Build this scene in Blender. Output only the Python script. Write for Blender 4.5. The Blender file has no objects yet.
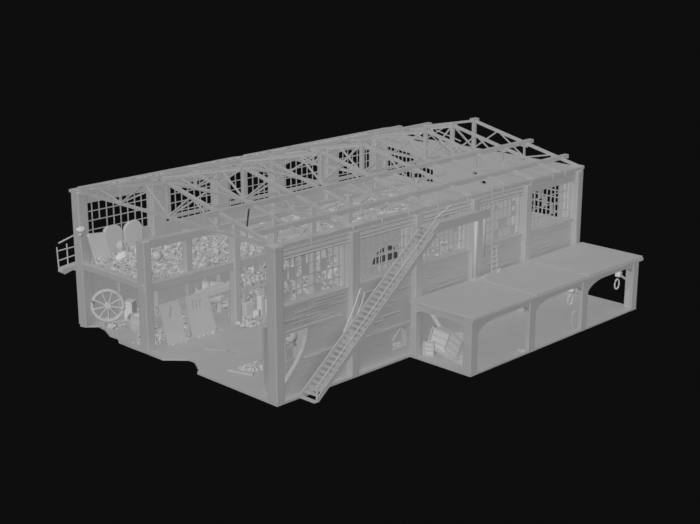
import bpy, math, random
from mathutils import Vector, Matrix, noise
from mathutils.geometry import tessellate_polygon

S = bpy.context.scene
COL = S.collection
PI = math.pi

# ---------------------------------------------------------------- camera
cd = bpy.data.cameras.new('camera'); cam = bpy.data.objects.new('camera', cd); COL.objects.link(cam)
cam.location = (-44.54, -49.642, 28.045)
cam.rotation_euler = (PI / 2 - 0.289, 0, 0.779 - PI / 2)
cd.sensor_width = 36; cd.lens = 36 * 1296.3 / 700; cd.clip_end = 500
S.camera = cam
# ---------------------------------------------------------------- background and light
w = bpy.data.worlds.new('world'); S.world = w; w.use_nodes = True
bg = w.node_tree.nodes['Background']; bg.inputs[0].default_value = (0.0044, 0.0044, 0.0045, 1); bg.inputs[1].default_value = 1


def sun(name, direction, strength, angle, shadow=True):
    l = bpy.data.lights.new(name, 'SUN'); l.energy = strength; l.angle = math.radians(angle); l.use_shadow = shadow
    o = bpy.data.objects.new(name, l); COL.objects.link(o)
    o.rotation_euler = Vector(direction).to_track_quat('-Z', 'Y').to_euler(); o.location = (0, 0, 40)
    return o


sun('sun_key', (0.83, 0.50, -0.30), 1.34, 3, False)
sun('fill_front', (0.45, 0.85, -0.35), 0.30, 3, False)  # added fill light from the front, casts no shadow
sun('fill_top', (0.1, 0.1, -1.0), .72, 3, False)  # added fill light from above, casts no shadow
sun('sky_soft', (0.35, 0.35, -0.85), .72, 150, True)
S.view_settings.view_transform = 'Standard'; S.view_settings.look = 'None'
S.view_settings.exposure = 0.0; S.view_settings.gamma = 1; S.view_settings.use_curve_mapping = False


# ---------------------------------------------------------------- materials
def mat(name, base, var=0.04, scale=1.5, bump=0.0, bscale=6, rough=0.75, stretch=(1, 1, 1)):
    m = bpy.data.materials.new(name); m.use_nodes = True
    nt = m.node_tree; b = nt.nodes['Principled BSDF']
    b.inputs['Roughness'].default_value = rough
    b.inputs['Specular IOR Level'].default_value = 0.15
    tc = nt.nodes.new('ShaderNodeTexCoord'); mp = nt.nodes.new('ShaderNodeMapping')
    nt.links.new(tc.outputs['Object'], mp.inputs[0]); mp.inputs['Scale'].default_value = stretch
    n = nt.nodes.new('ShaderNodeTexNoise'); n.inputs['Scale'].default_value = scale; n.inputs['Detail'].default_value = 5
    nt.links.new(mp.outputs[0], n.inputs['Vector'])
    r = nt.nodes.new('ShaderNodeValToRGB')
    a, c = max(0, base - var), base + var
    r.color_ramp.elements[0].position = 0.3; r.color_ramp.elements[1].position = 0.7
    r.color_ramp.elements[0].color = (a, a, a, 1); r.color_ramp.elements[1].color = (c, c, c, 1)
    nt.links.new(n.outputs['Fac'], r.inputs[0]); nt.links.new(r.outputs[0], b.inputs['Base Color'])
    if bump:
        n2 = nt.nodes.new('ShaderNodeTexNoise'); n2.inputs['Scale'].default_value = bscale; n2.inputs['Detail'].default_value = 6
        nt.links.new(mp.outputs[0], n2.inputs['Vector'])
        bp = nt.nodes.new('ShaderNodeBump'); bp.inputs['Strength'].default_value = bump; bp.inputs['Distance'].default_value = 0.05
        nt.links.new(n2.outputs['Fac'], bp.inputs['Height']); nt.links.new(bp.outputs[0], b.inputs['Normal'])
    return m


M = dict(
    concrete=mat('plain_concrete', .50, .012, .8, .12, 5),
    wall=mat('weathered_wall', .49, .012, 1.2, .35, 3, stretch=(.35, .35, 3)),
    plaster=mat('smooth_plaster', .50, .008, .6, .1, 3),
    floor=mat('dusty_floor', .50, .012, .6, .25, 2),
    steel=mat('painted_steel', .50, .015, 3),
    bar=mat('pale_steel_bar', .58, .02, 3),
    rubble=mat('broken_rubble', .52, .10, 3, .5, 8),
    stone=mat('rounded_stone', .54, .05, 2, .3, 6),
    board=mat('pale_board', .60, .012, 1, .08, 4),
    wood=mat('bare_timber', .52, .03, 3, .2, 10, stretch=(.4, 3, 3)),
    near_black=mat('hollow_shade_and_rod', .09, .03, 2, .3, 5),  # near-black: shade of hollows put into the colour; also one dark rod
    cloth=mat('coarse_cloth', .66, .03, 2, .2, 5),
)


# ---------------------------------------------------------------- mesh helpers
class MB:
    def __init__(s): s.v = []; s.f = []

    def add(s, vs, fs):
        n = len(s.v); s.v += [tuple(p) for p in vs]; s.f += [tuple(i + n for i in q) for q in fs]; return s

    def box(s, x0, x1, y0, y1, z0, z1):
        vs = [(x, y, z) for z in (z0, z1) for y in (y0, y1) for x in (x0, x1)]
        return s.add(vs, [(0, 2, 3, 1), (4, 5, 7, 6), (0, 1, 5, 4), (2, 6, 7, 3), (0, 4, 6, 2), (1, 3, 7, 5)])

    def obox(s, c, size, rot=(0, 0, 0)):
        R = Matrix.Rotation(rot[2], 3, 'Z') @ Matrix.Rotation(rot[1], 3, 'Y') @ Matrix.Rotation(rot[0], 3, 'X')
        c = Vector(c); vs = [c + R @ Vector((x * size[0] / 2, y * size[1] / 2, z * size[2] / 2)) for z in (-1, 1) for y in (-1, 1) for x in (-1, 1)]
        return s.add(vs, [(0, 2, 3, 1), (4, 5, 7, 6), (0, 1, 5, 4), (2, 6, 7, 3), (0, 4, 6, 2), (1, 3, 7, 5)])

    def bar(s, p, q, w, h=None, up=(0, 0, 1)):
        h = h or w; p = Vector(p); q = Vector(q); d = (q - p).normalized(); up = Vector(up)
        if abs(d.dot(up)) > .98: up = Vector((0, 1, 0))
        a = d.cross(up).normalized(); b = a.cross(d)
        vs = [e + a * (i * w / 2) + b * (j * h / 2) for e in (p, q) for i, j in ((-1, -1), (1, -1), (1, 1), (-1, 1))]
        return s.add(vs, [(0, 1, 2, 3), (7, 6, 5, 4), (0, 4, 5, 1), (1, 5, 6, 2), (2, 6, 7, 3), (3, 7, 4, 0)])

    def angle(s, p, q, w, t=.03, up=(0, 0, 1)):            # L-section member
        p = Vector(p); q = Vector(q); d = (q - p).normalized(); up = Vector(up)
        if abs(d.dot(up)) > .98: up = Vector((0, 1, 0))
        a = d.cross(up).normalized(); b = a.cross(d)
        s.bar(p + b * (w / 2), q + b * (w / 2), w, t, up)
        return s.bar(p, q, t, w, up)

    def tube(s, pts, r, n=8, close=False):
        pts = [Vector(p) for p in pts]; m = len(pts); vs = []; fs = []
        for i, p in enumerate(pts):
            if close: d = pts[(i + 1) % m] - pts[i - 1]
            else: d = pts[min(i + 1, m - 1)] - pts[max(i - 1, 0)]
            d.normalize(); up = Vector((0, 0, 1)) if abs(d.z) < .95 else Vector((1, 0, 0))
            a = d.cross(up).normalized(); b = a.cross(d); rr = r[i] if isinstance(r, (list, tuple)) else r
            vs += [p + (a * math.cos(t) + b * math.sin(t)) * rr for t in (2 * PI * k / n for k in range(n))]
        for i in range(m if close else m - 1):
            j = (i + 1) % m
            fs += [(i * n + k, i * n + (k + 1) % n, j * n + (k + 1) % n, j * n + k) for k in range(n)]
        if not close: fs += [tuple(range(n))[::-1], tuple((m - 1) * n + k for k in range(n))]
        return s.add(vs, fs)

    def plate(s, polys, f, t0, t1):
        """outline + holes in (u,v), mapped to the world by f(u,v,w), thickness w from t0 to t1"""
        ps = [[Vector((u, v, 0)) for u, v in p] for p in polys]
        flat = [p for q in ps for p in q]; tri = tessellate_polygon(ps); n = len(flat)
        vs = [f(p.x, p.y, t0) for p in flat] + [f(p.x, p.y, t1) for p in flat]
        fs = [tuple(t) for t in tri] + [tuple(i + n for i in t)[::-1] for t in tri]
        k = 0
        for q in ps:
            m = len(q)
            fs += [(k + i, k + (i + 1) % m, n + k + (i + 1) % m, n + k + i) for i in range(m)]
            k += m
        return s.add(vs, fs)

    def lathe(s, prof, c, axis=(0, 0, 1), n=24):
        ax = Vector(axis).normalized(); up = Vector((0, 0, 1)) if abs(ax.z) < .9 else Vector((1, 0, 0))
        a = ax.cross(up).normalized(); b = ax.cross(a); c = Vector(c); vs = []; fs = []
        for r, h in prof: vs += [c + ax * h + (a * math.cos(2 * PI * k / n) + b * math.sin(2 * PI * k / n)) * r for k in range(n)]
        for i in range(len(prof) - 1): fs += [(i * n + k, i * n + (k + 1) % n, (i + 1) * n + (k + 1) % n, (i + 1) * n + k) for k in range(n)]
        return s.add(vs, fs)

    def rock(s, c, r, seed, sub=3, amp=.22, sq=(1, 1, 1)):
        c = Vector(c); vs = []; fs = []; n = 6 * sub; m = 3 * sub
        for i in range(m + 1):
            th = PI * i / m
            for k in range(n):
                ph = 2 * PI * k / n; d = Vector((math.sin(th) * math.cos(ph), math.sin(th) * math.sin(ph), math.cos(th)))
                q = d * r * (1 + amp * noise.noise(d * 1.4 + Vector((seed * 7.1, 0, 0))))
                vs.append(c + Vector((q.x * sq[0], q.y * sq[1], q.z * sq[2])))
        for i in range(m): fs += [(i * n + k, (i + 1) * n + k, (i + 1) * n + (k + 1) % n, i * n + (k + 1) % n) for k in range(n)]
        return s.add(vs, fs)

    def chunk(s, c, r, R):
        c = Vector(c); rot = Matrix.Rotation(R.uniform(0, 6.28), 3, 'Z') @ Matrix.Rotation(R.uniform(0, 6.28), 3, 'X')
        sx, sy, sz = r * R.uniform(.5, 1.5), r * R.uniform(.5, 1.1), r * R.uniform(.3, .9)
        vs = [c + rot @ Vector((x * sx * R.uniform(.6, 1.1), y * sy * R.uniform(.6, 1.1), z * sz * R.uniform(.6, 1.1))) for z in (-1, 1) for y in (-1, 1) for x in (-1, 1)]
        return s.add(vs, [(0, 2, 3, 1), (4, 5, 7, 6), (0, 1, 5, 4), (2, 6, 7, 3), (0, 4, 6, 2), (1, 3, 7, 5)])

    def build(s, name, m, parent=None, bevel=0, smooth=False, **tags):
        me = bpy.data.meshes.new(name)
        o = bpy.data.objects.new(name, me); COL.objects.link(o)
        base = Vector((0, 0, 0))
        me.from_pydata(s.v, [], s.f); me.validate(); me.materials.append(m if not isinstance(m, str) else M[m])
        import bmesh
        bm = bmesh.new(); bm.from_mesh(me); bmesh.ops.recalc_face_normals(bm, faces=bm.faces)
        if not parent and tags.get('kind') != 'structure' and len(bm.verts):
            xs = [v.co.x for v in bm.verts]; ys = [v.co.y for v in bm.verts]; zs = [v.co.z for v in bm.verts]
            base = Vector(((min(xs) + max(xs)) / 2, (min(ys) + max(ys)) / 2, min(zs)))
            bmesh.ops.translate(bm, verts=bm.verts, vec=-base)
        bm.to_mesh(me); bm.free(); o.location = base
        if parent is not None:
            o.parent = parent; o.matrix_parent_inverse = Matrix.Translation(-parent_world(parent))
        if smooth:
            for p in me.polygons: p.use_smooth = True
        if bevel:
            b = o.modifiers.new('bevel', 'BEVEL'); b.width = bevel; b.segments = 2; b.limit_method = 'ANGLE'
        for k, v in tags.items(): o[k] = v
        return o


def parent_world(p):
    v = Vector(p.location)
    while p.parent is not None:
        v = Vector(p.location) * 0 + v; p = p.parent
        v = v + Vector((0, 0, 0))
    return v


def thing(name, label, cat, loc=(0, 0, 0), group=None):
    o = bpy.data.objects.new(name, None); COL.objects.link(o); o.location = loc; o.empty_display_size = .2
    o['label'] = label; o['category'] = cat
    if group: o['group'] = group
    return o


def T(label, cat, group=None):
    d = dict(label=label, category=cat)
    if group: d['group'] = group
    return d


def copy_tree(o, parent=None):
    c = o.copy(); COL.objects.link(c)
    if parent is not None: c.parent = parent
    for ch in list(o.children): copy_tree(ch, c)
    return c


XZ = lambda u, v, w: (u, w, v)      # wall lying along x
YZ = lambda u, v, w: (w, u, v)      # wall lying along y
XY = lambda u, v, w: (u, v, w)
ST = dict(kind='structure')
L = 28.5; W = 19.1; H = 9.0
CX = [0.0, 5.92, 11.4, 16.75, 22.2, 27.9]     # left faces of the front columns
CW = .62
MZ = 4.15                                      # upper floor level

# ================================================================ floors
edge = [(0.0, 0.0), (0.0, 7.0), (.35, 7.3), (1.05, 8.6), (1.05, 9.1), (-.05, 10.3), (-.05, 12.0), (-.1, 13.3), (-.1, 14.7), (.25, 15.3), (.2, 16.1), (.65, 17.3), (.75, 18.1), (.1, 18.7), (.0, 19.1), (L, W), (L, 0)]
pit = [(3.55, 8.25), (3.75, 8.15), (3.7, 7.85), (3.5, 7.9)]
MB().plate([edge, pit], XY, -.13, 0).build('floor', 'floor', **ST)
o = MB().plate([[(0.0, 12.2), (.0, 18.7), (28.3, 18.7), (28.3, 12.2), (21.2, 12.2), (20.6, 12.6), (19, 12.2)]], XY, 3.95, MZ).build('floor', 'floor', **ST)

# ================================================================ front wall
R = random.Random(5)


def ledges(mb, x0, x1, z0, z1, n, y, R):
    for i in range(n):
        z = z0 + (z1 - z0) * (i + R.uniform(.2, .8)) / n
        a = x0 + R.uniform(0, .55) * (x1 - x0); b = a + R.uniform(.25, .6) * (x1 - x0); b = min(b, x1)
        k = 7; h = R.uniform(.03, .07); top = []; bot = []
        for j in range(k + 1):
            u = a + (b - a) * j / k
            top.append((u, z + h + R.uniform(-.02, .03))); bot.append((u, z - R.uniform(0, .09) * (0 if j in (0, k) else 1)))
        mb.plate([bot + top[::-1]], lambda u, v, w, z=z: (u, w + max(0, z + .02 - v) * .35, v), y - .06, y + .04)


def front_wall(i, zsplit, lower_holes):
    x0, x1 = CX[i] + CW - .02, CX[i + 1] + .02
    mb = MB()
    up = [(x0, zsplit), (x1, zsplit), (x1, 5.42)]
    n = 12
    for k in range(n, -1, -1): up.append((x0 + (x1 - x0) * k / n, 5.42 + R.uniform(-.05, .05)))
    mb.plate([up], XZ, .32, .7)
    mb.plate([[(x0, 5.30), (x1, 5.30), (x1, 5.46), (x0, 5.46)]], XZ, .22, .8)          # sill
    mb.plate([[(x0, 0), (x1, 0), (x1, zsplit), (x0, zsplit)]] + lower_holes, XZ, .42, .7)
    ledges(mb, x0, x1, max(zsplit, 2.1), 5.2, 9, .32, R)
    # top panel above the windows
    mb.plate([[(x0, 8.12), (x1, 8.12), (x1, 8.95), (x0, 8.95)]], XZ, .62 if i < 4 else .42, .7)
    return mb.build('wall_front', 'wall', **ST)


hole1 = [(.66, .72), (.95, .8), (1.35, 1.2), (1.9, 1.75), (2.45, 2.5), (2.72, 3.2), (2.8, 3.8), (.66, 3.8)]
hole2 = [(9.8, .45), (9.78, 1.5), (10.0, 1.75), (10.9, 1.72), (11.1, 1.5), (11.12, .5)]
front_wall(0, 3.88, [hole1])
front_wall(1, 2.05, [hole2])
front_wall(2, 2.05, []); front_wall(3, 2.05, []); front_wall(4, 2.05, [])
# ledge moulding along the lower wall
MB().plate([[(2.9, 1.93), (5.92, 1.96), (5.92, 2.06), (2.4, 2.03)]], XZ, .27, .45).build('trim_1', 'wall', **ST)
MB().plate([[(6.54, 1.93), (8, 1.97), (8, 1.9), (11.4, 1.93), (11.4, 2.08), (6.54, 2.06)]], XZ, .20, .45).build('trim_2', 'wall', **ST)
MB().plate([[(6.54, 0), (7.0, 0), (7.0, 1.9), (6.54, 1.9)]], XZ, .36, .45).build('trim_3', 'wall', **ST)
MB().plate([[(0.62, 3.8), (3.5, 3.82), (5.4, 3.9), (4.4, 3.97), (.62, 3.93)]], XZ, .22, .45).build('trim_4', 'wall', **ST)

# ================================================================ back and end walls
y0, y1 = 18.75, 19.1
holes = []
BW = [(0.72, 5.75), (6.95, 11.25), (12.3, 16.6), (17.6, 22.0), (23.1, 27.2)]
for a, b in BW: holes.append([(a, 5.62), (b, 5.55), (b, 8.05), (a, 8.08)])
MB().plate([[(0, 0), (L, 0), (L, H - .05), (0, H - .05)]] + holes, XZ, y0, y1).build('wall_back', 'plaster', **ST)
eh = [[(1.75, 5.1), (4.6, 5.1), (4.6, 7.55), (1.75, 7.55)],
      [(13.3, 5.75), (18.2, 5.75), (18.2, 7.95), (15.6, 7.7), (15.0, 7.0), (13.3, 6.75)],
      [(9.5, 7.02), (9.32, 7.5), (9.0, 7.1)], [(9.15, 6.62), (9.15, 6.82), (8.95, 6.85), (8.9, 6.6)], [(8.75, 6.45), (8.75, 6.65), (8.3, 6.75), (8.1, 6.5)]]
etop = [(0, 0), (18.8, 0), (18.8, 9.0)]
Rr = random.Random(2)
for k in range(1, 16): etop.append((18.8 - k * 1.15, 8.85 + Rr.uniform(-.15, .2)))
etop.append((.3, 8.95)); etop.append((0, 8.95))
MB().plate([etop] + eh, YZ, 28.15, 28.45).build('wall_right', 'plaster', **ST)
# pilasters on the inner face of the back wall
mb = MB()
for x in (2.9, 4.8, 8.8, 10.2, 13.9, 15.3, 19, 20.5, 24.5, 26): mb.box(x, x + .28, 18.6, 18.76, 0, 3.95)
mb.build('trim_5', 'plaster', **ST)


# ================================================================ window grilles
def grille(name, f, u0, u1, v0, v1, w, nu, nv, R, t=.035, broken=.12, frame=.07):
    fr = MB()
    for a, b, c, d in ((u0, u1, v0, v0 + frame), (u0, u1, v1 - frame, v1), (u0, u0 + frame, v0, v1), (u1 - frame, u1, v0, v1)):
        fr.plate([[(a, c), (b, c), (b, d), (a, d)]], f, w - .05, w + .05)
    o = fr.build(name, 'steel', **ST)
    bars = MB()
    for i in range(1, nu):
        u = u0 + (u1 - u0) * i / nu; lo, hi = v0, v1
        if R.random() < broken: lo = v0 + (v1 - v0) * R.choice([.25, .5])
        du = R.uniform(-.02, .02)
        bars.plate([[(u - t, lo), (u + t, lo), (u + t + du, hi), (u - t + du, hi)]], f, w - .02, w + .02)
    for j in range(1, nv):
        v = v0 + (v1 - v0) * j / nv; a, b = u0, u1
        bars.plate([[(a, v - t * .8), (b, v - t * .8 + R.uniform(-.03, .03)), (b, v + t * .8), (a, v + t * .8)]], f, w - .025, w + .025)
    bars.build('glazing_bar', 'steel', o)
    return o


nwin = 0
for i in range(5):
    nwin += 1
    x0, x1 = CX[i] + CW, CX[i + 1]
    if i == 4: x0 += .1
    wz1 = 8.1
    g = grille('window_%d' % nwin, XZ, x0, x1 - .05, 5.46, wz1, .55, [11, 10, 11, 11, 11][i], 4, R, .034 if i < 4 else .045, .3)
    # remaining opaque panes
    pm = MB(); du = (x1 - .05 - x0) / 11; dv = (wz1 - 5.46) / 4
    for a in range(11):
        for b in range(4):
            if R.random() < (.11 if i in (0, 2, 3) else .05):
                pm.box(x0 + a * du, x0 + (a + R.choice([.6, 1, 1])) * du, .54, .56, 5.46 + b * dv, 5.46 + (b + R.choice([.5, 1, 1])) * dv)
    if pm.v: pm.build('pane', 'plaster', g)
    # pale jamb strip at the far side of each bay
    MB().box(x1 - .32, x1, .5, .95, 5.46, 8.1).build('jamb', 'board', g)
for i, (a, b) in enumerate(BW):
    nwin += 1
    grille('window_%d' % nwin, XZ, a, b, 5.6, 8.08, 18.9, [9, 8, 8, 8, 8][i], 4, R, .035, .1, .05)
nwin += 1; grille('window_%d' % nwin, YZ, 1.75, 4.6, 5.1, 7.55, 28.3, 8, 5, R, .045, .1)
nwin += 1; grille('window_%d' % nwin, YZ, 13.3, 18.2, 5.75, 7.95, 28.3, 12, 4, R, .04, .1, .03)

# ================================================================ columns
ords = ['second', 'third', 'fourth', 'fifth']


def column(x0, x1, y0, y1, z1, label, group=None, z0=0.0, cap=True):
    t = thing('concrete_column', label, 'column', ((x0 + x1) / 2, (y0 + y1) / 2, z0), group)
    MB().box(x0, x1, y0, y1, z0, z1).build('shaft', 'concrete', t, bevel=.05)
    if cap: MB().box(x0 - .04, x1 + .04, y0 - .04, y1 + .04, z1 - .25, z1 + .02).build('capital', 'concrete', t, bevel=.02)
    return t


labs = ['square concrete corner column nearest the viewer, full wall height',
        'front wall column beside the left wall-side rail of the slanting staircase',
        'front wall column half hidden behind the upper staircase, standing at the left end of the lean-to',
        'front wall column behind the stair landing with a pipe in front of it',
        'front wall column left of the last black-looking barred window, above the lean-to roof',
        'front corner column at the far right end of the long wall']
for i, x in enumerate(CX):
    column(x, x + CW, 0 if i else 0, .75, 8.75 if i else 9.0, labs[i], cap=(i == 0))
blabs = ['rear corner column at the far left of the open gable end',
         'broad back wall column between the first and second barred back windows',
         'broad back wall column between the second and third barred back windows',
         'broad back wall column between the third and fourth barred back windows',
         'broad back wall column between the fourth and fifth barred back windows',
         'rear corner column at the far end of the back wall']
for i, x in enumerate([0, 5.8, 11.3, 16.6, 22.05, 27.2]):
    column(x, x + (1.1 if i else .7), 18.45, 19.25 if i == 0 else 18.8, 8.95, blabs[i], cap=False)
# inner colonnade
IX = [0.0, 3.5, 7.1, 10.5, 14.0, 17.5, 24.6]
ilabs = ['stout column of the open gable end standing between the spoked wheel and the leaning slabs',
         'inner column rising behind the two leaning slabs',
         'inner column right of the horizontal drum',
         'inner column just left of the near corner column, partly hidden by it',
         'inner column seen through the first front window', 'inner column seen through the second front window',
         'inner column seen through the fourth front window']
for i, x in enumerate(IX):
    wd = .55 if i == 0 else .5
    if i < 3:
        column(x, x + wd, 11.75 if i != 1 else 12.15, 12.35 if i > 1 else 12.55, 7.0, ilabs[i], cap=False)
    else:
        column(x, x + .45, 11.8, 12.25, 6.9, ilabs[i], cap=False)
MB().plate([[(0, 6.5), (7.2, 6.4), (13, 6.45), (13, 6.85), (7.2, 6.88), (0, 7.05)]], XZ, 11.9, 12.4).build('concrete_beam', 'concrete', bevel=.03, **T('concrete beam on top of the inner columns, above the rubble-covered upper floor', 'beam'))
MB().box(-.05, 28.3, 11.85, 12.2, 3.72, 4.3).build('concrete_beam', 'concrete', bevel=.04, **T('long edge beam of the upper floor running along the inner columns', 'beam'))
MB().box(0, .4, 12.5, 18.5, 3.88, 4.35).build('concrete_beam', 'concrete', bevel=.04, **T('short edge beam of the upper floor in the open gable, above the spoked wheel', 'beam'))
MB().box(10, 28, 11.95, 12.2, 6.6, 6.8).build('steel_beam', 'steel', **T('thin beam continuing along the inner columns behind the front windows', 'beam'))

# ================================================================ eave bands of the front wall
for i in range(5):
    x0, x1 = CX[i] + CW, CX[i + 1]
    if i < 4:
        t = thing('louver_band', ['horizontal metal slats above the first window, beside the near corner column',
                                  'horizontal metal slats above the arched furnace window bay',
                                  'horizontal metal slats above the window behind the stair top',
                                  'horizontal metal slats above the fourth window, over the wall ladder'][i], 'slats', ((x0 + x1) / 2, .4, 8.1))
        for z, h in ((8.12, .1), (8.30, .18), (8.57, .17)):
            mb = MB()
            mb.plate([[(.34, z - .05), (.16, z + .05), (.2, z + h), (.40, z + h + .02), (.42, z + h - .06), (.42, z - .05)]], lambda u, v, w: (w, u, v), x0, x1)
            mb.build('slat', 'steel', t)
    else:
        MB().box(x0, x1, .2, .4, 8.1, 8.85).build('fascia_board', 'wall', **T('plain flat panel above the last barred window of the front wall', 'panel'))
t = thing('eave_beam', 'long eave beam along the top of the front wall with small bent hooks', 'beam', (14, .3, 8.8))
mb = MB(); k = 40; Re = random.Random(3)
up = [(-.1 + 28.7 * j / k, 9.05 + Re.uniform(-.03, .04)) for j in range(k + 1)]
mb.plate([[(-.1, 8.86), (28.6, 8.86)] + up[::-1]], XZ, .02, .62); mb.build('beam', 'steel', t)
for x in (2.6, 5.9, 8.3, 10.6, 13.2, 16, 19.5, 22.4, 24.8, 26.2):
    MB().tube([(x, .1, 9.0), (x, -.02, 9.12), (x, -.12, 8.95), (x + .03, -.12, 8.7)], .04, 6).build('hook', 'steel', t)
MB().box(-.15, 28.4, 18.6, 19.2, 8.9, 9.08).build('eave_beam', 'steel', **T('long eave beam along the top of the back wall', 'beam'))

# ================================================================ roof trusses
TX = [.25, 6.1, 12.7, 16.5, 22.9, 25.8, 28.25]
LX_ = [2.75, 8.3, 20.3]
tlab = ['roof truss over the open gable end, nearest the viewer', 'second roof truss counted from the open gable end', 'third roof truss counted from the open gable end',
        'fourth roof truss counted from the open gable end', 'fifth roof truss counted from the open gable end', 'roof truss standing close before the one over the far end wall', 'roof truss over the far end wall, drawn clear against the dark background']
RT = 2.0; HW = 9.4; YM = 9.5


def make_truss(x, label):
    t = thing('roof_truss', label, 'roof truss', (x, YM, 8.95))
    zt = lambda y: 9.02 + RT * (1 - abs(y - YM) / HW)
    for a, b in ((.0, YM), (19.0, YM)):
        m = MB()
        for s in (-.09, .09): m.bar((x + s, a, zt(a)), (x + s, b, zt(b)), .07, .16)
        m.build('top_chord', 'steel', t)
    m = MB()
    for s in (-.09, .09): m.bar((x + s, .2, 8.95), (x + s, 18.8, 8.95), .07, .14)
    m.build('bottom_chord', 'steel', t)
    m = MB().box(x - .13, x + .13, YM - .13, YM + .13, 8.9, 11.12); m.build('king_post', 'steel', t, bevel=.02)
    MB().box(x - .3, x + .3, YM - .2, YM + .2, 11.0, 11.2).build('apex_plate', 'steel', t)
    for y in (4.9, 14.2):
        MB().bar((x, y, 8.95), (x, y, zt(y)), .12).build('post', 'steel', t)
    for y in (2.5, 16.6):
        MB().bar((x, y, 8.95), (x, y, zt(y)), .09).build('post', 'steel', t)
    for a, b in ((YM, 7.3), (YM, 11.7), (4.9, 2.5), (14.2, 16.6), ):
        MB().bar((x, a, 9.0), (x, b, zt(b)), .1).build('diagonal_strut', 'steel', t)
    for a, b in ((4.9, 7.3), (14.2, 11.7)):
        MB().bar((x, a, 9.0), (x, b, zt(b)), .08).build('diagonal_strut', 'steel', t)
    # gusset plates
    for y in (4.9, 14.2): MB().box(x - .03, x + .03, y - .3, y + .3, zt(y) - .3, zt(y) - .02).build('gusset_plate', 'steel', t)
    return t


for x, lb in zip(TX, tlab): make_truss(x, lb)
for x, lb in zip(LX_, ('light rafter pair between the first and second roof trusses', 'light rafter pair between the second and third roof trusses', 'light rafter pair between the fourth and fifth roof trusses')):
    t = thing('rafter_pair', lb, 'rafter', (x, YM, 9)); zt = lambda y: 9.02 + RT * (1 - abs(y - YM) / HW)
    for a in (.4, 18.6):
        m = MB()
        for s_ in (-.07, .07): m.bar((x + s_, a, zt(a)), (x + s_, YM, zt(YM)), .05, .12)
        m.build('rafter', 'steel', t)


# purlins
for y, lb in ((1.8, 'lower long roof beam on the front slope, ending past the far truss'), (4.85, 'upper long roof beam on the front slope, ending past the far truss'),
              (14.4, 'upper long roof beam on the back slope'), (17.4, 'lower long roof beam on the back slope')):
    z = 9.1 + RT * (1 - abs(y - YM) / HW)
    x0 = -.5 if y > 10 else (.2 if y < 3 else -.8)
    x1 = 29.0
    m = MB(); pts = []
    m.bar((x0, y, z + .08), (x1, y, z + .08), .34, .06); m.bar((x0, y - .15, z - .02), (x1, y - .15, z - .02), .05, .26)
    m.bar((x0, y, z - .12), (x1, y, z - .12), .3, .05)
    m.build('roof_beam', 'steel', **T(lb, 'roof beam'))
# decayed sheet strips left on the back slope
Rq = random.Random(11)
for n_, (x0, x1, ya, yb) in enumerate([(0.3, 13.2, 17.7, 18.9), (8.0, 17.0, 16.9, 17.6), (14.2, 28.6, 17.9, 18.9), (18.3, 23.8, 16.0, 17.3), (1.2, 5.2, 16.3, 17.2)]):
    zt = lambda y: 9.16 + RT * (1 - abs(y - YM) / HW)
    n = 30; lo = [(x0 + (x1 - x0) * k / n, ya + Rq.uniform(0, .35)) for k in range(n + 1)]; hi = [(x0 + (x1 - x0) * k / n, yb + Rq.uniform(-.1, .05)) for k in range(n + 1)]
    MB().plate([lo + hi[::-1]], lambda u, v, w: (u, v, zt(v) + w), 0, .05).build('roof_sheet', 'board', **T(
        ['torn strip of roof sheet along the rear eave at the open gable end', 'narrow torn roof strip high on the back slope above the second back window', 'torn strip of roof sheet along the rear eave towards the far end',
         'torn roof sheet piece on the back slope near the far end', 'small torn roof sheet piece at the near end of the back slope'][n_], 'roof sheet'))

# slack lattice braces and rafters between the trusses
zt = lambda y: 9.05 + RT * (1 - abs(y - YM) / HW)
G = 'thin braces strung between the roof trusses'
br = []
for i in range(6):
    a, b = TX[i], TX[i + 1]
    if i == 5:
        br += [((a, YM, 11.0), (b, YM, 8.95))]; continue
    br += [((a, YM, 8.95), (b, YM, 11.0)), ((a, YM, 11.0), (b, YM, 8.95)), ((a, 14.2, 9.0), (b, 14.2, 10.0)), ((a, 14.2, 10.0), (b, 14.2, 9.0)),
           ((a, YM, 10.9), (a + 2.9, 14.3, zt(14.3))), ((b, YM, 10.9), (b - 2.6, 14.3, zt(14.3))), ((a + .1, 14.3, 8.95), (b, 18.7, 8.95))]
for p, q in br:
    MB().bar(p, q, .085).build('roof_brace', 'steel', **T('thin steel brace crossing between neighbouring roof trusses', 'brace', G))
MB().bar((.3, YM, 8.95), (28.2, YM, 8.95), .2, .18).build('roof_tie', 'steel', **T('horizontal tie running between the feet of the truss centre posts', 'beam'))
G = 'rafters on the front slope'
for x, ya, yb in ((10.4, 4.85, .9), (14.5, 4.8, 2.4), (18.3, 4.8, 1.9)):
    m = MB()
    for s in (-.07, .07): m.bar((x + s, ya, zt(ya)), (x + s + .1, yb, zt(yb)), .045, .09)
    m.build('rafter', 'steel', **T('short twin-bar rafter hanging from the upper beam of the front slope', 'rafter', G))
MB().bar((2.46, 4.85, 9.9), (2.25, 4.85, 8.8), .07).build('bent_rod', 'near_black', **T('dark thin rod hanging loose below the roof at the near end', 'rod'))
MB().bar((28.2, 13.1, 9.85), (28.2, 10.7, 9.35), .06).build('bent_rod', 'bar', **T('thin slanting rod seen against the dark inside the far truss', 'rod'))


# ================================================================ rubble
def rubble(label, area, n, r, z, seed, mound=0.25, name='rubble', top=None):
    """area: function R -> (x,y); loose chunks on a low mound"""
    R = random.Random(seed); m = MB()
    for k in range(n):
        x, y = area(R)
        zz = z + mound * (noise.noise(Vector((x * .9, y * .9, seed))) * .5 + .5) * R.random() + (top(x, y) * R.random() if top else 0)
        m.chunk((x, y, zz + .03), R.uniform(.35, 1.0) ** 1.5 * r, R)
    return m.build(name, 'rubble', label=label, category='rubble', kind='stuff')


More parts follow.
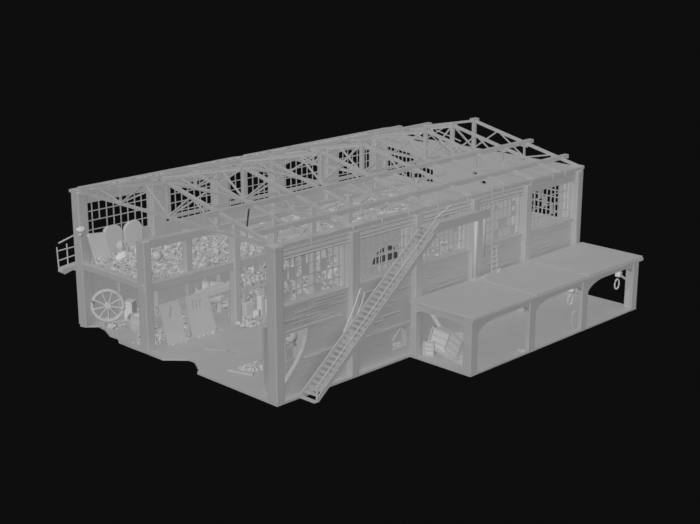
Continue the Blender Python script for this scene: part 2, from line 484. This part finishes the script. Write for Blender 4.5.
rect = lambda a, b, c, d: (lambda R: (R.uniform(a, b), R.uniform(c, d)))
rubble('dense broken rubble covering the upper floor from the gable to the third inner column', rect(.55, 10.5, 12.45, 18.3), 4200, .19, MZ, 1, .35, top=lambda x, y: .5 * max(0, (y - 15) / 4))
rubble('thinner rubble strewn on the upper floor behind the front windows', rect(10.5, 27.9, 12.4, 18.3), 1500, .19, MZ, 2, .15)
blob = lambda cx, cy, s: (lambda R: (R.gauss(cx, s), R.gauss(cy, s)))
rubble('rubble heap at the foot of the stout gable column', blob(1.2, 13.3, .45), 110, .18, 0, 3, .3)
rubble('rubble heap left of the first leaning slab', blob(1.6, 13.6, .35), 120, .22, 0, 33, 1.2)
rubble('column of rubble packed between the two leaning slabs', lambda R: (R.gauss(3.5, .25), R.gauss(12.75, .12)), 170, .2, 0, 4, 2.8)
rubble('pale rubble heap at the foot of the third inner column', blob(7.9, 11.4, .38), 120, .2, 0, 5, .35)
rubble('low crumbs of debris along the foot of the leaning slabs', lambda R: (R.uniform(1.6, 5.8), R.gauss(11.75, .12)), 110, .1, 0, 6, .05)
rubble('patch of gravel on the open ground floor near the corner column', lambda R: (lambda a, b: (1.9 + a * 1.4 + b * .35, 5.45 + a * .2 - b * .8))(R.random(), R.random()), 260, .2, -.02, 7, .2)
rubble('debris on the ground under the upper floor, right of the leaning slabs', rect(8.6, 12.5, 14.0, 18), 420, .26, 0, 8, 1.2)
rubble('debris on the ground inside behind the first two front windows', rect(12.5, 20, 12, 18), 900, .28, 0, 9, 3.2)
rubble('debris on the ground inside behind the far front windows', rect(20, 27.8, 6, 18), 1500, .28, 0, 10, 2.8)
rubble('rubble under the upper floor behind the spoked wheel', rect(.9, 5.5, 16.5, 18.4), 160, .2, 0, 12, .3)
rubble('broken bricks inside the torn opening of the near front wall', rect(.8, 3.2, .8, 1.7), 110, .2, 0, 13, 1.0)
rubble('small bricks in the little hole of the lower front wall beside the lean-to', rect(9.8, 11, .75, 1.1), 60, .16, .3, 14, .5)
rubble('crumbs behind the second lean-to post', lambda R: (R.gauss(16.3, .12), R.gauss(-4.45, .1)), 26, .1, 0, 15, .1)

# fallen planks on the upper floor
Rp = random.Random(21)
G = 'planks fallen on the upper floor'
for k in range(22):
    x = Rp.uniform(11, 27); y = Rp.uniform(13, 18); a = Rp.uniform(-.5, .5) + (PI / 2 if Rp.random() < .2 else 0)
    MB().obox((x, y, MZ + .38 + .2 * Rp.random()), (Rp.uniform(1.5, 3.6), Rp.uniform(.2, .7), .08), (0, Rp.uniform(-.12, .12), a)).build(
        'fallen_plank', 'wood', **T('plank lying fallen on the upper floor under the open roof', 'plank', G))
# slabs propped in the hall behind the front windows
G = 'boards standing propped behind the front windows'
for k in range(16):
    x = Rp.uniform(14, 27.0); y = Rp.uniform(13.0, 17)
    if 17 < x < 22: y = Rp.uniform(13.5, 16)
    MB().obox((x, y, 1.5), (Rp.uniform(.3, .9), .1, Rp.uniform(2.2, 3.0)), (Rp.uniform(-.12, .12), Rp.uniform(-.1, .1), Rp.uniform(-.4, .4))).build(
        'propped_board', 'board', **T('board standing upright among the debris behind the front windows', 'board', G))

# ================================================================ things on the open gable side
# spoked wheel
c = Vector((1.35, 17.8, 1.28)); ax = Vector((-.62, -.75, .12)).normalized()
t = thing('spoked_wheel', 'large round spoked wheel leaning under the upper floor in the open gable', 'wheel', (1.55, 18.05, 0))
a = ax.cross(Vector((0, 0, 1))).normalized(); b = a.cross(ax) * -1
MB().tube([c + (a * math.cos(k * PI / 24) + b * math.sin(k * PI / 24)) * 1.0 for k in range(48)], .14, 8, True).build('rim', 'stone', t, smooth=True)
MB().lathe([(0, .12), (.2, .12), (.24, .06), (.24, -.1), (0, -.1)], c, ax, 20).build('hub', 'stone', t)
for k in range(9):
    th = 2 * PI * k / 9 + .2; d = a * math.cos(th) + b * math.sin(th)
    MB().bar(c + d * .2, c + d * 1.0, .06, .18 if k % 2 else .34, up=tuple(ax)).build('spoke', 'board', t)
# pale crate and tilted vat
MB().obox((2.6, 17.1, .75), (.75, .6, 1.5), (0, .0, .5)).build('storage_box', 'cloth', bevel=.04, **T('small pale box standing just right of the spoked wheel', 'box'))
t = thing('round_vat', 'tilted round vat with a rim, between the spoked wheel and the stout column', 'vat', (1.75, 15.2, 0))
vx = Vector((.05, -.35, .85)).normalized()
MB().lathe([(0, 0), (.55, 0), (.68, .3), (.74, .62), (.66, .62), (.55, .5), (0, .55)], (1.75, 15.3, .3), vx, 28).build('bowl', 'board', t, smooth=False)
MB().tube([Vector((1.75, 15.3, .3)) + vx * .6 + (vx.cross(Vector((1, 0, 0))).normalized() * math.cos(k * PI / 16) + vx.cross(vx.cross(Vector((1, 0, 0)))).normalized() * math.sin(k * PI / 16)) * .71 for k in range(32)], .06, 6, True).build('rim', 'steel', t)


# leaning slabs with torn slots
def slab(pts, label, hole, loc):
    t = thing('leaning_slab', label, 'slab', loc)
    MB().plate([pts] + hole, lambda u, v, w: (u - v * .07, 11.8 + v * .09 + w, v * 1.02), -.06, .06).build('panel', 'board', t)
    return t


slab([(1.6, .02), (2.95, .02), (2.9, 2.1), (2.8, 2.68), (1.3, 2.62)], 'leaning slab with a torn dent, left of its slotted twin', [[(1.85, 1.75), (2.2, 1.7), (2.3, 2.15), (2.15, 2.5), (2.0, 2.1)]], (2.3, 11.9, 0))
t = slab([(3.55, .02), (5.25, .02), (5.45, .3), (5.1, 2.72), (3.4, 2.7)], 'leaning slab with three short vertical slots near its top', [[(3.85 + k * .27, 1.75), (4.0 + k * .27, 1.75), (3.98 + k * .27, 2.4), (3.83 + k * .27, 2.4)] for k in range(3)], (4.3, 11.9, 0))
# horizontal drum
t = thing('steel_drum', 'big round drum with open dark end, behind the slotted slab', 'drum', (7.9, 15.2, .3))
dx = Vector((.75, -.55, -.1)).normalized()
MB().lathe([(0, -.7), (.72, -.7), (.76, -.6), (.76, .6), (.7, .6), (.66, -.3), (0, -.3)], (7.9, 15.2, 1.3), dx, 28).build('shell', 'board', t)
MB().lathe([(.77, -.35), (.81, -.3), (.81, -.22), (.77, -.17)], (7.9, 15.2, 1.3), dx, 28).build('hoop', 'steel', t)
for s in (-.5, .5): MB().obox((7.9 + s * .7, 15.2 - s * .5, .3), (.25, .9, .62), (0, 0, -.6)).build('cradle', 'wood', t)
MB().obox((6.8, 13.6, 2.05), (2.2, .7, .4), (0, -.05, 0)).build('wooden_chest', 'cloth', bevel=.03, **T('pale long box lying on a shelf above the drum', 'box'))
t = thing('shelf', 'plank shelf carrying the pale long box, between the second and third inner columns', 'shelf', (6.7, 13.7, 0))
MB().obox((6.5, 13.7, 1.75), (3.4, .9, .1)).build('board', 'wood', t)
for x in (5.1, 7.9): MB().box(x, x + .12, 13.4, 13.52, 0, 1.7).build('leg', 'wood', t)
# workbench heaped with stones
t = thing('workbench', 'rough table heaped with stones beside the near corner column, inside', 'table', (9.9, 13.1, 0))
MB().obox((9.9, 13.1, 1.9), (3.0, 1.3, .14), (0, .02, 0)).build('tabletop', 'wood', t)
for x, y in ((8.6, 12.6), (11.2, 12.6), (8.6, 13.6), (11.2, 13.6)): MB().box(x, x + .14, y, y + .14, 0, 1.84).build('leg', 'wood', t)
G = 'stones heaped on the rough inner table'
Rs = random.Random(8)
for k in range(13):
    MB().rock((8.8 + (k % 7) * .37, 12.75 + (k // 7) * .5, 2.17 + .05 * (k // 7)), Rs.uniform(.16, .26), k, 2, .7).build('rounded_stone', 'stone', smooth=True, **T('rough stone on the table beside the near corner column', 'stone', G))
t = thing('metal_pot', 'dark-mouthed pot lying on its side under the stone-heaped table', 'pot', (10.4, 12.2, 1.2))
MB().lathe([(0, .5), (.3, .5), (.36, .2), (.34, -.1), (.28, -.1), (.24, .35), (0, .35)], (10.85, 12.4, 1.75), (.68, .68, -.1), 20).build('body', 'steel', t)
MB().lathe([(0, .0), (.27, .0), (.27, .03), (0, .03)], (10.85, 12.4, 1.75), (.68, .68, -.1), 20).build('mouth_shade', 'near_black', t)  # dark disc: shade of the pot's hollow painted into its colour
for k, (x, y, h, w_) in enumerate([(8.6, 12.3, 1.1, .7), (9.7, 12.3, 1.3, .35), (10.3, 12.1, 1.0, .5), (9.1, 12.0, .5, .6)]):
    MB().obox((x, y, h / 2), (w_, .4, h), (0, 0, .2 * k)).build('machine_box', 'board' if k % 2 == 0 else 'cloth', bevel=.04, **T(
        ['squat machine casing at the left foot of the rough table', 'narrow pale casing in the middle under the rough table', 'casing at the right foot of the rough table', 'low casing in front of the left table leg'][k], 'machine'))
# stone ball heap next to floor
MB().plate([[(1.4, 5.9), (1.62, 5.95), (2.1, 4.35), (1.9, 4.2)], ], XY, 0.0, .12).build('pit_kerb', 'concrete', **T('short kerb at the side of the gravel patch', 'kerb'))
m = MB()
for p, q in (((2.9, 9.8, .02), (3.5, 8.3, .1)), ((3.75, 8.1, .1), (3.6, 6.9, .04)), ((3.65, 6.9, .03), (5.2, 6.7, .08))): m.bar(p, q, .3, .05)
m.build('lifted_floor_crust', 'floor', **T('lifted crack ridge across the open ground floor', 'crack'))

# upper floor: upright boards
def upright(pts, y, lean, label, loc, th=.09):
    t = thing('upright_board', label, 'board', loc)
    MB().plate([pts], lambda u, v, w: (u, y + (v - 4.2) * lean + w, v), -th, th).build('panel', 'board', t, bevel=.04)
    MB().plate([[(u, v) for u, v in pts]], lambda u, v, w: (u, y + (v - 4.2) * lean + w, v), th, th + .06).build('backing', 'steel', t)


arc = lambda a, b, z, h, n=10: [(a + (b - a) * (.5 - .5 * math.cos(PI * k / n)), z + h * math.sin(PI * k / n) ** .6) for k in range(n + 1)]
upright([(.5, 4.2), (1.75, 4.2), (1.5, 6.05), (1.38, 6.18), (.3, 6.28), (.2, 6.15)], 17.55, .2, 'leftmost upright board on the upper floor, square topped and tilted', (1.2, 17.4, 4.2))
upright([(1.75, 4.2), (3.0, 4.2), (3.0, 6.0), (2.85, 6.3), (2.6, 6.42), (1.9, 6.42), (1.68, 6.25), (1.6, 6.0)], 18.1, .05, 'middle upright board on the upper floor with rounded corners, half behind a stone', (2.3, 18.1, 4.2))
upright([(3.25, 4.2), (4.6, 4.2), (4.62, 6.0), (4.45, 6.3), (4.2, 6.45), (3.65, 6.4), (3.35, 6.2), (3.22, 5.9)], 18.15, .05, 'rightmost upright board on the upper floor with a rounded top', (3.9, 18.15, 4.2))
MB().rock((2.6, 17.6, 4.95), .46, 3, 4, .6, (.8, .6, 1.1)).build('rounded_stone', 'stone', smooth=True, **T('tall rounded stone in front of the middle upright board', 'stone'))
MB().rock((2.3, 16.9, 4.55), .45, 9, 4, .5, (1.35, .8, .75)).build('stuffed_sack', 'cloth', smooth=True, **T('pale bulging sack lying before the middle upright board', 'sack'))
MB().rock((3.35, 16.7, 4.75), .45, 12, 4, .25, (1.0, .8, 1)).build('stuffed_sack', 'cloth', smooth=True, **T('rounder sack before the rightmost upright board', 'sack'))
MB().rock((3.3, 14.9, 4.85), .34, 5, 4, .12).build('round_boulder', 'stone', smooth=True, **T('round ball-like boulder on the rubble just right of the stout column', 'boulder'))
G = 'larger stones on the rubble of the upper floor'
for k in range(26):
    x = Rs.uniform(4.2, 10.4); y = Rs.uniform(12.7, 18.0)
    MB().rock((x, y, MZ + .35 + .12 * (y - 12.5) / 3), Rs.uniform(.14, .26), k + 40, 2, .6).build('broken_stone', 'stone', **T('broken stone lying on the rubble of the upper floor', 'stone', G))
# horn lamp on the rear corner column
t = thing('wall_lamp', 'bulging lamp fixed high on the far left corner column', 'lamp', (-.1, 18.3, 6.1))
MB().rock((-.12, 18.15, 6.62), .27, 2, 4, .3, (1.2, .9, .8)).build('lamp_shade', 'cloth', t, smooth=True)
MB().rock((-.16, 18.2, 6.3), .16, 6, 3, .2, (1, 1, 1.2)).build('bulb', 'stone', t, smooth=True)
MB().bar((.3, 18.5, 6.6), (-.1, 18.2, 6.6), .08).build('bracket', 'steel', t)
# rear balcony
t = thing('balcony', 'small railed balcony projecting behind the far left corner column', 'balcony', (-.3, 19.9, 3.6))
MB().plate([[(-1.05, 3.75), (-.9, 3.62), (-.3, 3.78), (.5, 3.5), (.5, 4.15), (-1.0, 4.0)]], XZ, 19.1, 19.65).build('platform', 'concrete', t)
for p, q in (((-1.0, 19.6, 3.95), (-1.05, 19.6, 5.35)), ((-.3, 19.6, 4.0), (-.3, 19.6, 5.45)), ((.5, 19.6, 4.1), (.5, 19.6, 5.5))): MB().tube([p, q], .045, 6).build('baluster', 'bar', t)
for z0_, z1_ in ((4.45, 4.6), (5.1, 5.15)): MB().tube([(-1.0, 19.6, z0_), (.5, 19.6, z1_)], .04, 6).build('rail', 'bar', t)
MB().tube([(-.9, 19.6, 5.6), (.5, 19.6, 5.95)], .05, 6).build('handrail', 'bar', t)

# ================================================================ arched furnace seen through the second window
t = thing('brick_furnace', 'low walled furnace with an arched barred mouth, seen through the second front window', 'furnace', (19.4, 11, 0))
am = [(18.1, 1.55), (21.5, 1.5), (21.5, 2.1), (21.2, 2.6), (20.6, 3.0), (19.7, 3.2), (18.9, 3.1), (18.35, 2.8), (18.1, 2.3)]
MB().plate([[(16.2, 0), (22.6, 0), (22.6, 4.3), (16.2, 4.3)], am], XZ, 10.0, 10.35).build('front', 'plaster', t)
MB().box(16.2, 22.6, 10.35, 11.6, 0, .4).build('base', 'plaster', t)
MB().plate([am], XZ, 10.75, 10.8).build('arch_shade', 'near_black', t)  # dark plate: shade inside the arch put into its colour
MB().box(18, 21.6, 10.36, 10.74, 1.35, 1.8).build('pale_fade_block', 'rubble', t)  # added pale block, imitates the shade fading towards the foot of the arch
for k in range(4): MB().box(18.75 + k * .7, 18.82 + k * .7, 9.97, 10.03, 1.5, 3.15).build('grate_bar', 'bar', t)
MB().box(18.1, 21.5, 9.97, 10.03, 2.62, 2.69).build('grate_bar', 'bar', t)
MB().box(16.2, 22.6, 10.35, 11.6, 4.1, 4.3).build('top', 'plaster', t)

# ================================================================ inside the torn front opening
MB().rock((2.15, 1.2, 2.95), .42, 21, 4, .6, (1, .5, .9)).build('stuffed_sack', 'stone', smooth=True, **T('upright sack inside the torn opening of the near front wall', 'sack'))
t = thing('wooden_rack', 'slatted rack inside the torn opening beside the near corner column', 'rack', (1.2, 1.1, 0))
for x in (.9, 1.55): MB().box(x, x + .1, 1.0, 1.1, 0, 3.7).build('post', 'wood', t)
for z in (.9, 1.7, 2.5, 3.2): MB().box(.8, 2.6, 1.1, 1.2, z, z + .12).build('slat', 'wood', t)
MB().box(.63, 2.85, 1.75, 1.85, 0, 3.9).build('partition_panel', 'plaster', **T('plain partition behind the rack in the torn front opening', 'panel'))
t = thing('timber_frame', 'broken crossed timbers in the little hole of the lower front wall', 'timber', (10.4, .8, .3))
MB().bar((9.9, .72, .7), (10.9, .72, 1.6), .07).build('beam', 'wood', t); MB().bar((9.9, .78, 1.4), (11, .78, 1.1), .06).build('beam', 'wood', t)
MB().box(9.6, 11.9, 1.6, 1.65, 0, 2.0).build('partition_panel', 'plaster', **T('plain partition closing the little hole of the lower front wall', 'panel'))

# ================================================================ staircase
t = thing('fire_staircase', 'long straight steel staircase slanting up the front wall to a landing', 'staircase', (1.7, -.8, 0))
foot = Vector((1.75, 0, .05)); top = Vector((11.6, 0, 7.85)); d = top - foot
ya, yb = -.12, -1.35
for y in (ya, yb):
    m = MB(); m.bar((foot.x, y, foot.z + .05), (top.x, y, top.z), .07, .30); m.build('stringer', 'steel', t)
ns = 34
for k in range(ns):
    p = foot + d * ((k + .7) / ns)
    MB().box(p.x - .02, p.x + .26, yb + .03, ya - .03, p.z + .02, p.z + .06).build('tread', 'steel', t)
hr = Vector((0, 0, .88))
for y in (ya, yb):
    f2, t2 = (Vector((foot.x, y, foot.z)), Vector((top.x, y, top.z)))
    if y == yb:
        MB().tube([f2 + hr * .98, t2 + hr], .045, 6).build('handrail', 'steel', t)
        MB().tube([f2 + hr * .5, t2 + hr * .5], .028, 6).build('mid_rail', 'steel', t)
        MB().tube([f2, f2 + hr], .05, 6).build('baluster', 'bar', t)
    else:
        MB().tube([(5.1, y, 3.0), (5.85, y, 4.1), (6.5, y, 5.35)], .05, 6).build('torn_handrail', 'bar', t)
        MB().tube([(6.2, y, 3.8), (6.6, y, 4.4), (6.85, y, 5.0)], .04, 6).build('torn_handrail', 'bar', t)
    for k in range(1, 12):
        q = k / 12
        if y == ya: continue
        b0 = f2 + d * q; MB().tube([b0, b0 + hr], .028, 6).build('baluster', 'steel', t)
MB().box(1.55, 1.85, yb, ya, 0, .06).build('foot_plate', 'steel', t)
MB().box(11.5, 16.7, -1.25, -.12, 8.05, 8.13).build('landing', 'steel', t)
MB().plate([[(11.3, 7.6), (11.8, 7.85), (16.7, 7.9), (16.7, 8.45), (11.9, 8.4), (11.3, 8.0)]], XZ, -1.35, -1.27).build('landing_fascia', 'steel', t)
MB().tube([(11.6, -1.3, 8.75), (13.0, -1.3, 9.3)], .04, 6).build('torn_handrail', 'bar', t)
# pipe and damaged casing in front of the fourth column
t = thing('drain_pipe', 'vertical pipe with torn casing under the stair landing, standing on the lean-to roof', 'pipe', (16.9, -.2, 3.6))
MB().tube([(16.72, -.22, 3.66), (16.72, -.22, 7.8)], .14, 10).build('pipe', 'board', t, smooth=True)
MB().tube([(17.6, -.15, 4.9), (17.62, -.15, 7.8)], .1, 10).build('thin_pipe', 'steel', t, smooth=True)
MB().plate([[(17.0, 4.0), (17.35, 4.3), (17.5, 5.2), (17.4, 7.7), (17.05, 7.7)]], XZ, -.2, -.06).build('torn_casing', 'steel', t)
MB().obox((16.72, -.22, 3.66), (.5, .45, .2)).build('base', 'stone', t)
rubble('crumbs at the foot of the vertical pipe on the lean-to roof', lambda R: (R.gauss(17.3, .2), R.gauss(-.35, .1)), 22, .09, 3.62, 16, .15)
# wall ladder
t = thing('wall_ladder', 'narrow ladder hanging on the front wall above the lean-to roof', 'ladder', (18.7, -.3, 3.62))
for x, z1_ in ((18.35, 9.6), (18.95, 5.4)):
    MB().tube([(x, -.3, 3.62), (x, -.12, z1_)], .04, 6).build('side_rail', 'steel', t)
for k in range(6): MB().tube([(18.35, -.29, 3.8 + k * .32), (18.95, -.29, 3.8 + k * .32)], .035, 6).build('rung', 'bar', t)
MB().tube([(18.7, -.45, 3.66), (18.95, -.5, 3.9), (18.6, -.5, 3.7)], .05, 6).build('bent_foot', 'bar', t)

# ================================================================ lean-to shed
t = thing('lean_to_shed', 'flat roofed arcade shed built against the right half of the front wall', 'shed', (19.7, -2.4, 0))
LX = [10.95, 16.55, 22.1, 27.95]; D = -4.78; ZR = 3.45
for a, b, dz, lb in ((10.8, 16.9, 0, 'near roof section'), (16.9, 22.4, .035, None), (22.4, 28.75, .05, None)):
    MB().plate([[(a, -.02), (b - .03, -.02), (b - .03, D - .15), (a, D - .15)]], XY, ZR + dz - .02, ZR + .14 + dz).build('roof_slab', 'plaster', t, bevel=.02)
MB().box(10.8, 28.75, D - .2, D - .08, ZR - .12, ZR + .05).build('edge_moulding', 'plaster', t)
for i, x in enumerate(LX):
    MB().box(x, x + .62, D, D + (.6 if i in (0, 3) else .3), 0, ZR - .1).build('post', 'concrete', t, bevel=.03)
MB().box(10.95, 11.4, -.45, 0, 0, ZR - .1).build('post', 'concrete', t, bevel=.03)
MB().box(28.2, 28.57, -.4, 0, 0, ZR - .1).build('post', 'concrete', t, bevel=.03)


def arch(f, u0, u1, wa, wb, hl, hr_, ll, lr, parent, zt=ZR - .08, zb=3.0):
    lo = [(u0, zb - hl)]
    for k in range(1, 9):
        s = k / 8 * PI / 2; lo.append((u0 + ll * (1 - math.cos(s)), zb - hl + hl * math.sin(s)))
    for k in range(7, -1, -1):
        s = k / 8 * PI / 2; lo.append((u1 - lr * (1 - math.cos(s)), zb - hr_ + hr_ * math.sin(s)))
    MB().plate([lo + [(u1, zt), (u0, zt)]], f, wa, wb).build('arched_fascia', 'concrete', parent)


for i in range(3): arch(XZ, LX[i] + .6, LX[i + 1] + .02, D + .05, D + .4, .85, .55, 1.9, .8, t, zb=3.02)
arch(YZ, D + .5, -.4, 11.0, 11.3, .35, .35, .7, .6, t, zb=3.0)
arch(YZ, D + .5, -.4, 28.2, 28.5, .5, .5, .9, .8, t, zb=2.95)
MB().plate([[(10.95, .0), (28.57, 0), (28.57, D), (10.95, D)]], XY, -.12, .0).build('ground_slab', 'floor', t)
MB().box(22.2, 25.0, D - .01, D + .06, ZR + .1, ZR + .16).build('dark_gap_strip', 'near_black', t)  # solid strip, darkness of the roof-edge gap put into its colour
# crates in the first bay
def crate(c, size, rot, label):
    t = thing('slatted_crate', label, 'crate', (c[0], c[1], max(0.0, c[2] - size[2] / 2)))
    Rm = Matrix.Rotation(rot[2], 3, 'Z') @ Matrix.Rotation(rot[1], 3, 'Y') @ Matrix.Rotation(rot[0], 3, 'X')
    MB().obox(c, [s * .9 for s in size], rot).build('body', 'board', t)
    for sx in (-1, 1):
        for sy in (-1, 1):
            MB().obox(Vector(c) + Rm @ Vector((sx * size[0] / 2, sy * size[1] / 2, 0)), (.1, .1, size[2]), rot).build('corner_post', 'wood', t)
    for sz in (-.5, -.17, .17, .5):
        for sy in (-1, 1):
            MB().obox(Vector(c) + Rm @ Vector((0, sy * size[1] / 2, sz * size[2])), (size[0], .05, .11), rot).build('slat', 'wood', t)
        MB().obox(Vector(c) + Rm @ Vector((-size[0] / 2, 0, sz * size[2])), (.05, size[1], .11), rot).build('slat', 'wood', t)


crate((12.7, -1.25, .88), (1.1, 1.5, 1.25), (.22, .1, .3), 'tilted slatted crate in the middle of the open lean-to end')
crate((12.5, -2.55, .9), (.8, 1.1, 1.3), (.3, .1, -.15), 'slatted crate nearest the outer post inside the lean-to end')
crate((12.0, -.75, .42), (.7, .6, .8), (0, .05, .4), 'small crate nearest the wall inside the lean-to end')
MB().plate([[(11.8, -3.4), (13.4, -3.4), (13.6, -1.0), (12.4, -1.0)]], XY, 0, .07).build('low_platform', 'board', **T('low flat platform under the crates in the lean-to end', 'platform'))
t = thing('broken_light_fitting', 'broken hanging fitting under the roof at the open lean-to end', 'light fitting', (12.2, -.9, 2.2))
MB().bar((12.3, -.6, 3.4), (12.3, -.65, 2.7), .05).build('stem', 'bar', t)
MB().bar((12.2, -.4, 2.8), (12.3, -1.2, 1.8), .17).build('arm', 'cloth', t); MB().bar((12.2, -.2, 2.55), (12.2, -1.2, 2.85), .15).build('arm', 'cloth', t)
MB().rock((12.2, -.55, 2.65), .2, 4, 2, .4).build('mount', 'cloth', t)


def lantern(x, y, z, label):
    t = thing('hanging_lantern', label, 'lantern', (x, y, z - .9))
    MB().obox((x, y, z + .25), (.45, .35, .4), (0, .4, .3)).build('housing', 'cloth', t)
    MB().bar((x, y, z + .45), (x + .1, y, 3.3), .07).build('bracket', 'bar', t)
    MB().bar((x - .1, y - .1, z + .3), (x + .5, y - .2, z - .15), .12).build('arm', 'bar', t)
    MB().tube([(x - .15 + .26 * math.cos(k * PI / 9), y, z - .42 + .34 * math.sin(k * PI / 9)) for k in range(18)], .055, 6, True).build('ring', 'cloth', t)


lantern(21.75, D + .6, 2.45, 'hanging lantern with a ring beside the third lean-to post')
lantern(27.1, D + .6, 2.3, 'hanging lantern with a ring, seen against the dark in the last lean-to bay')
MB().tube([(27.72, -4.5, .15), (27.7, -4.5, 1.1), (27.78, -4.5, 1.3), (27.9, -4.5, 1.3), (27.97, -4.5, 1.1), (27.97, -4.5, .1)], .04, 6).build('wall_loop', 'bar', **T('narrow upright metal loop at the last lean-to post', 'bar'))
MB().tube([(21.7, -4.4, .1), (21.55, -4.4, .6), (21.6, -4.4, 1.1), (21.85, -4.4, 1.3)], .03, 6).build('loose_cable', 'bar', **T('thin curved cable beside the third lean-to post', 'cable'))
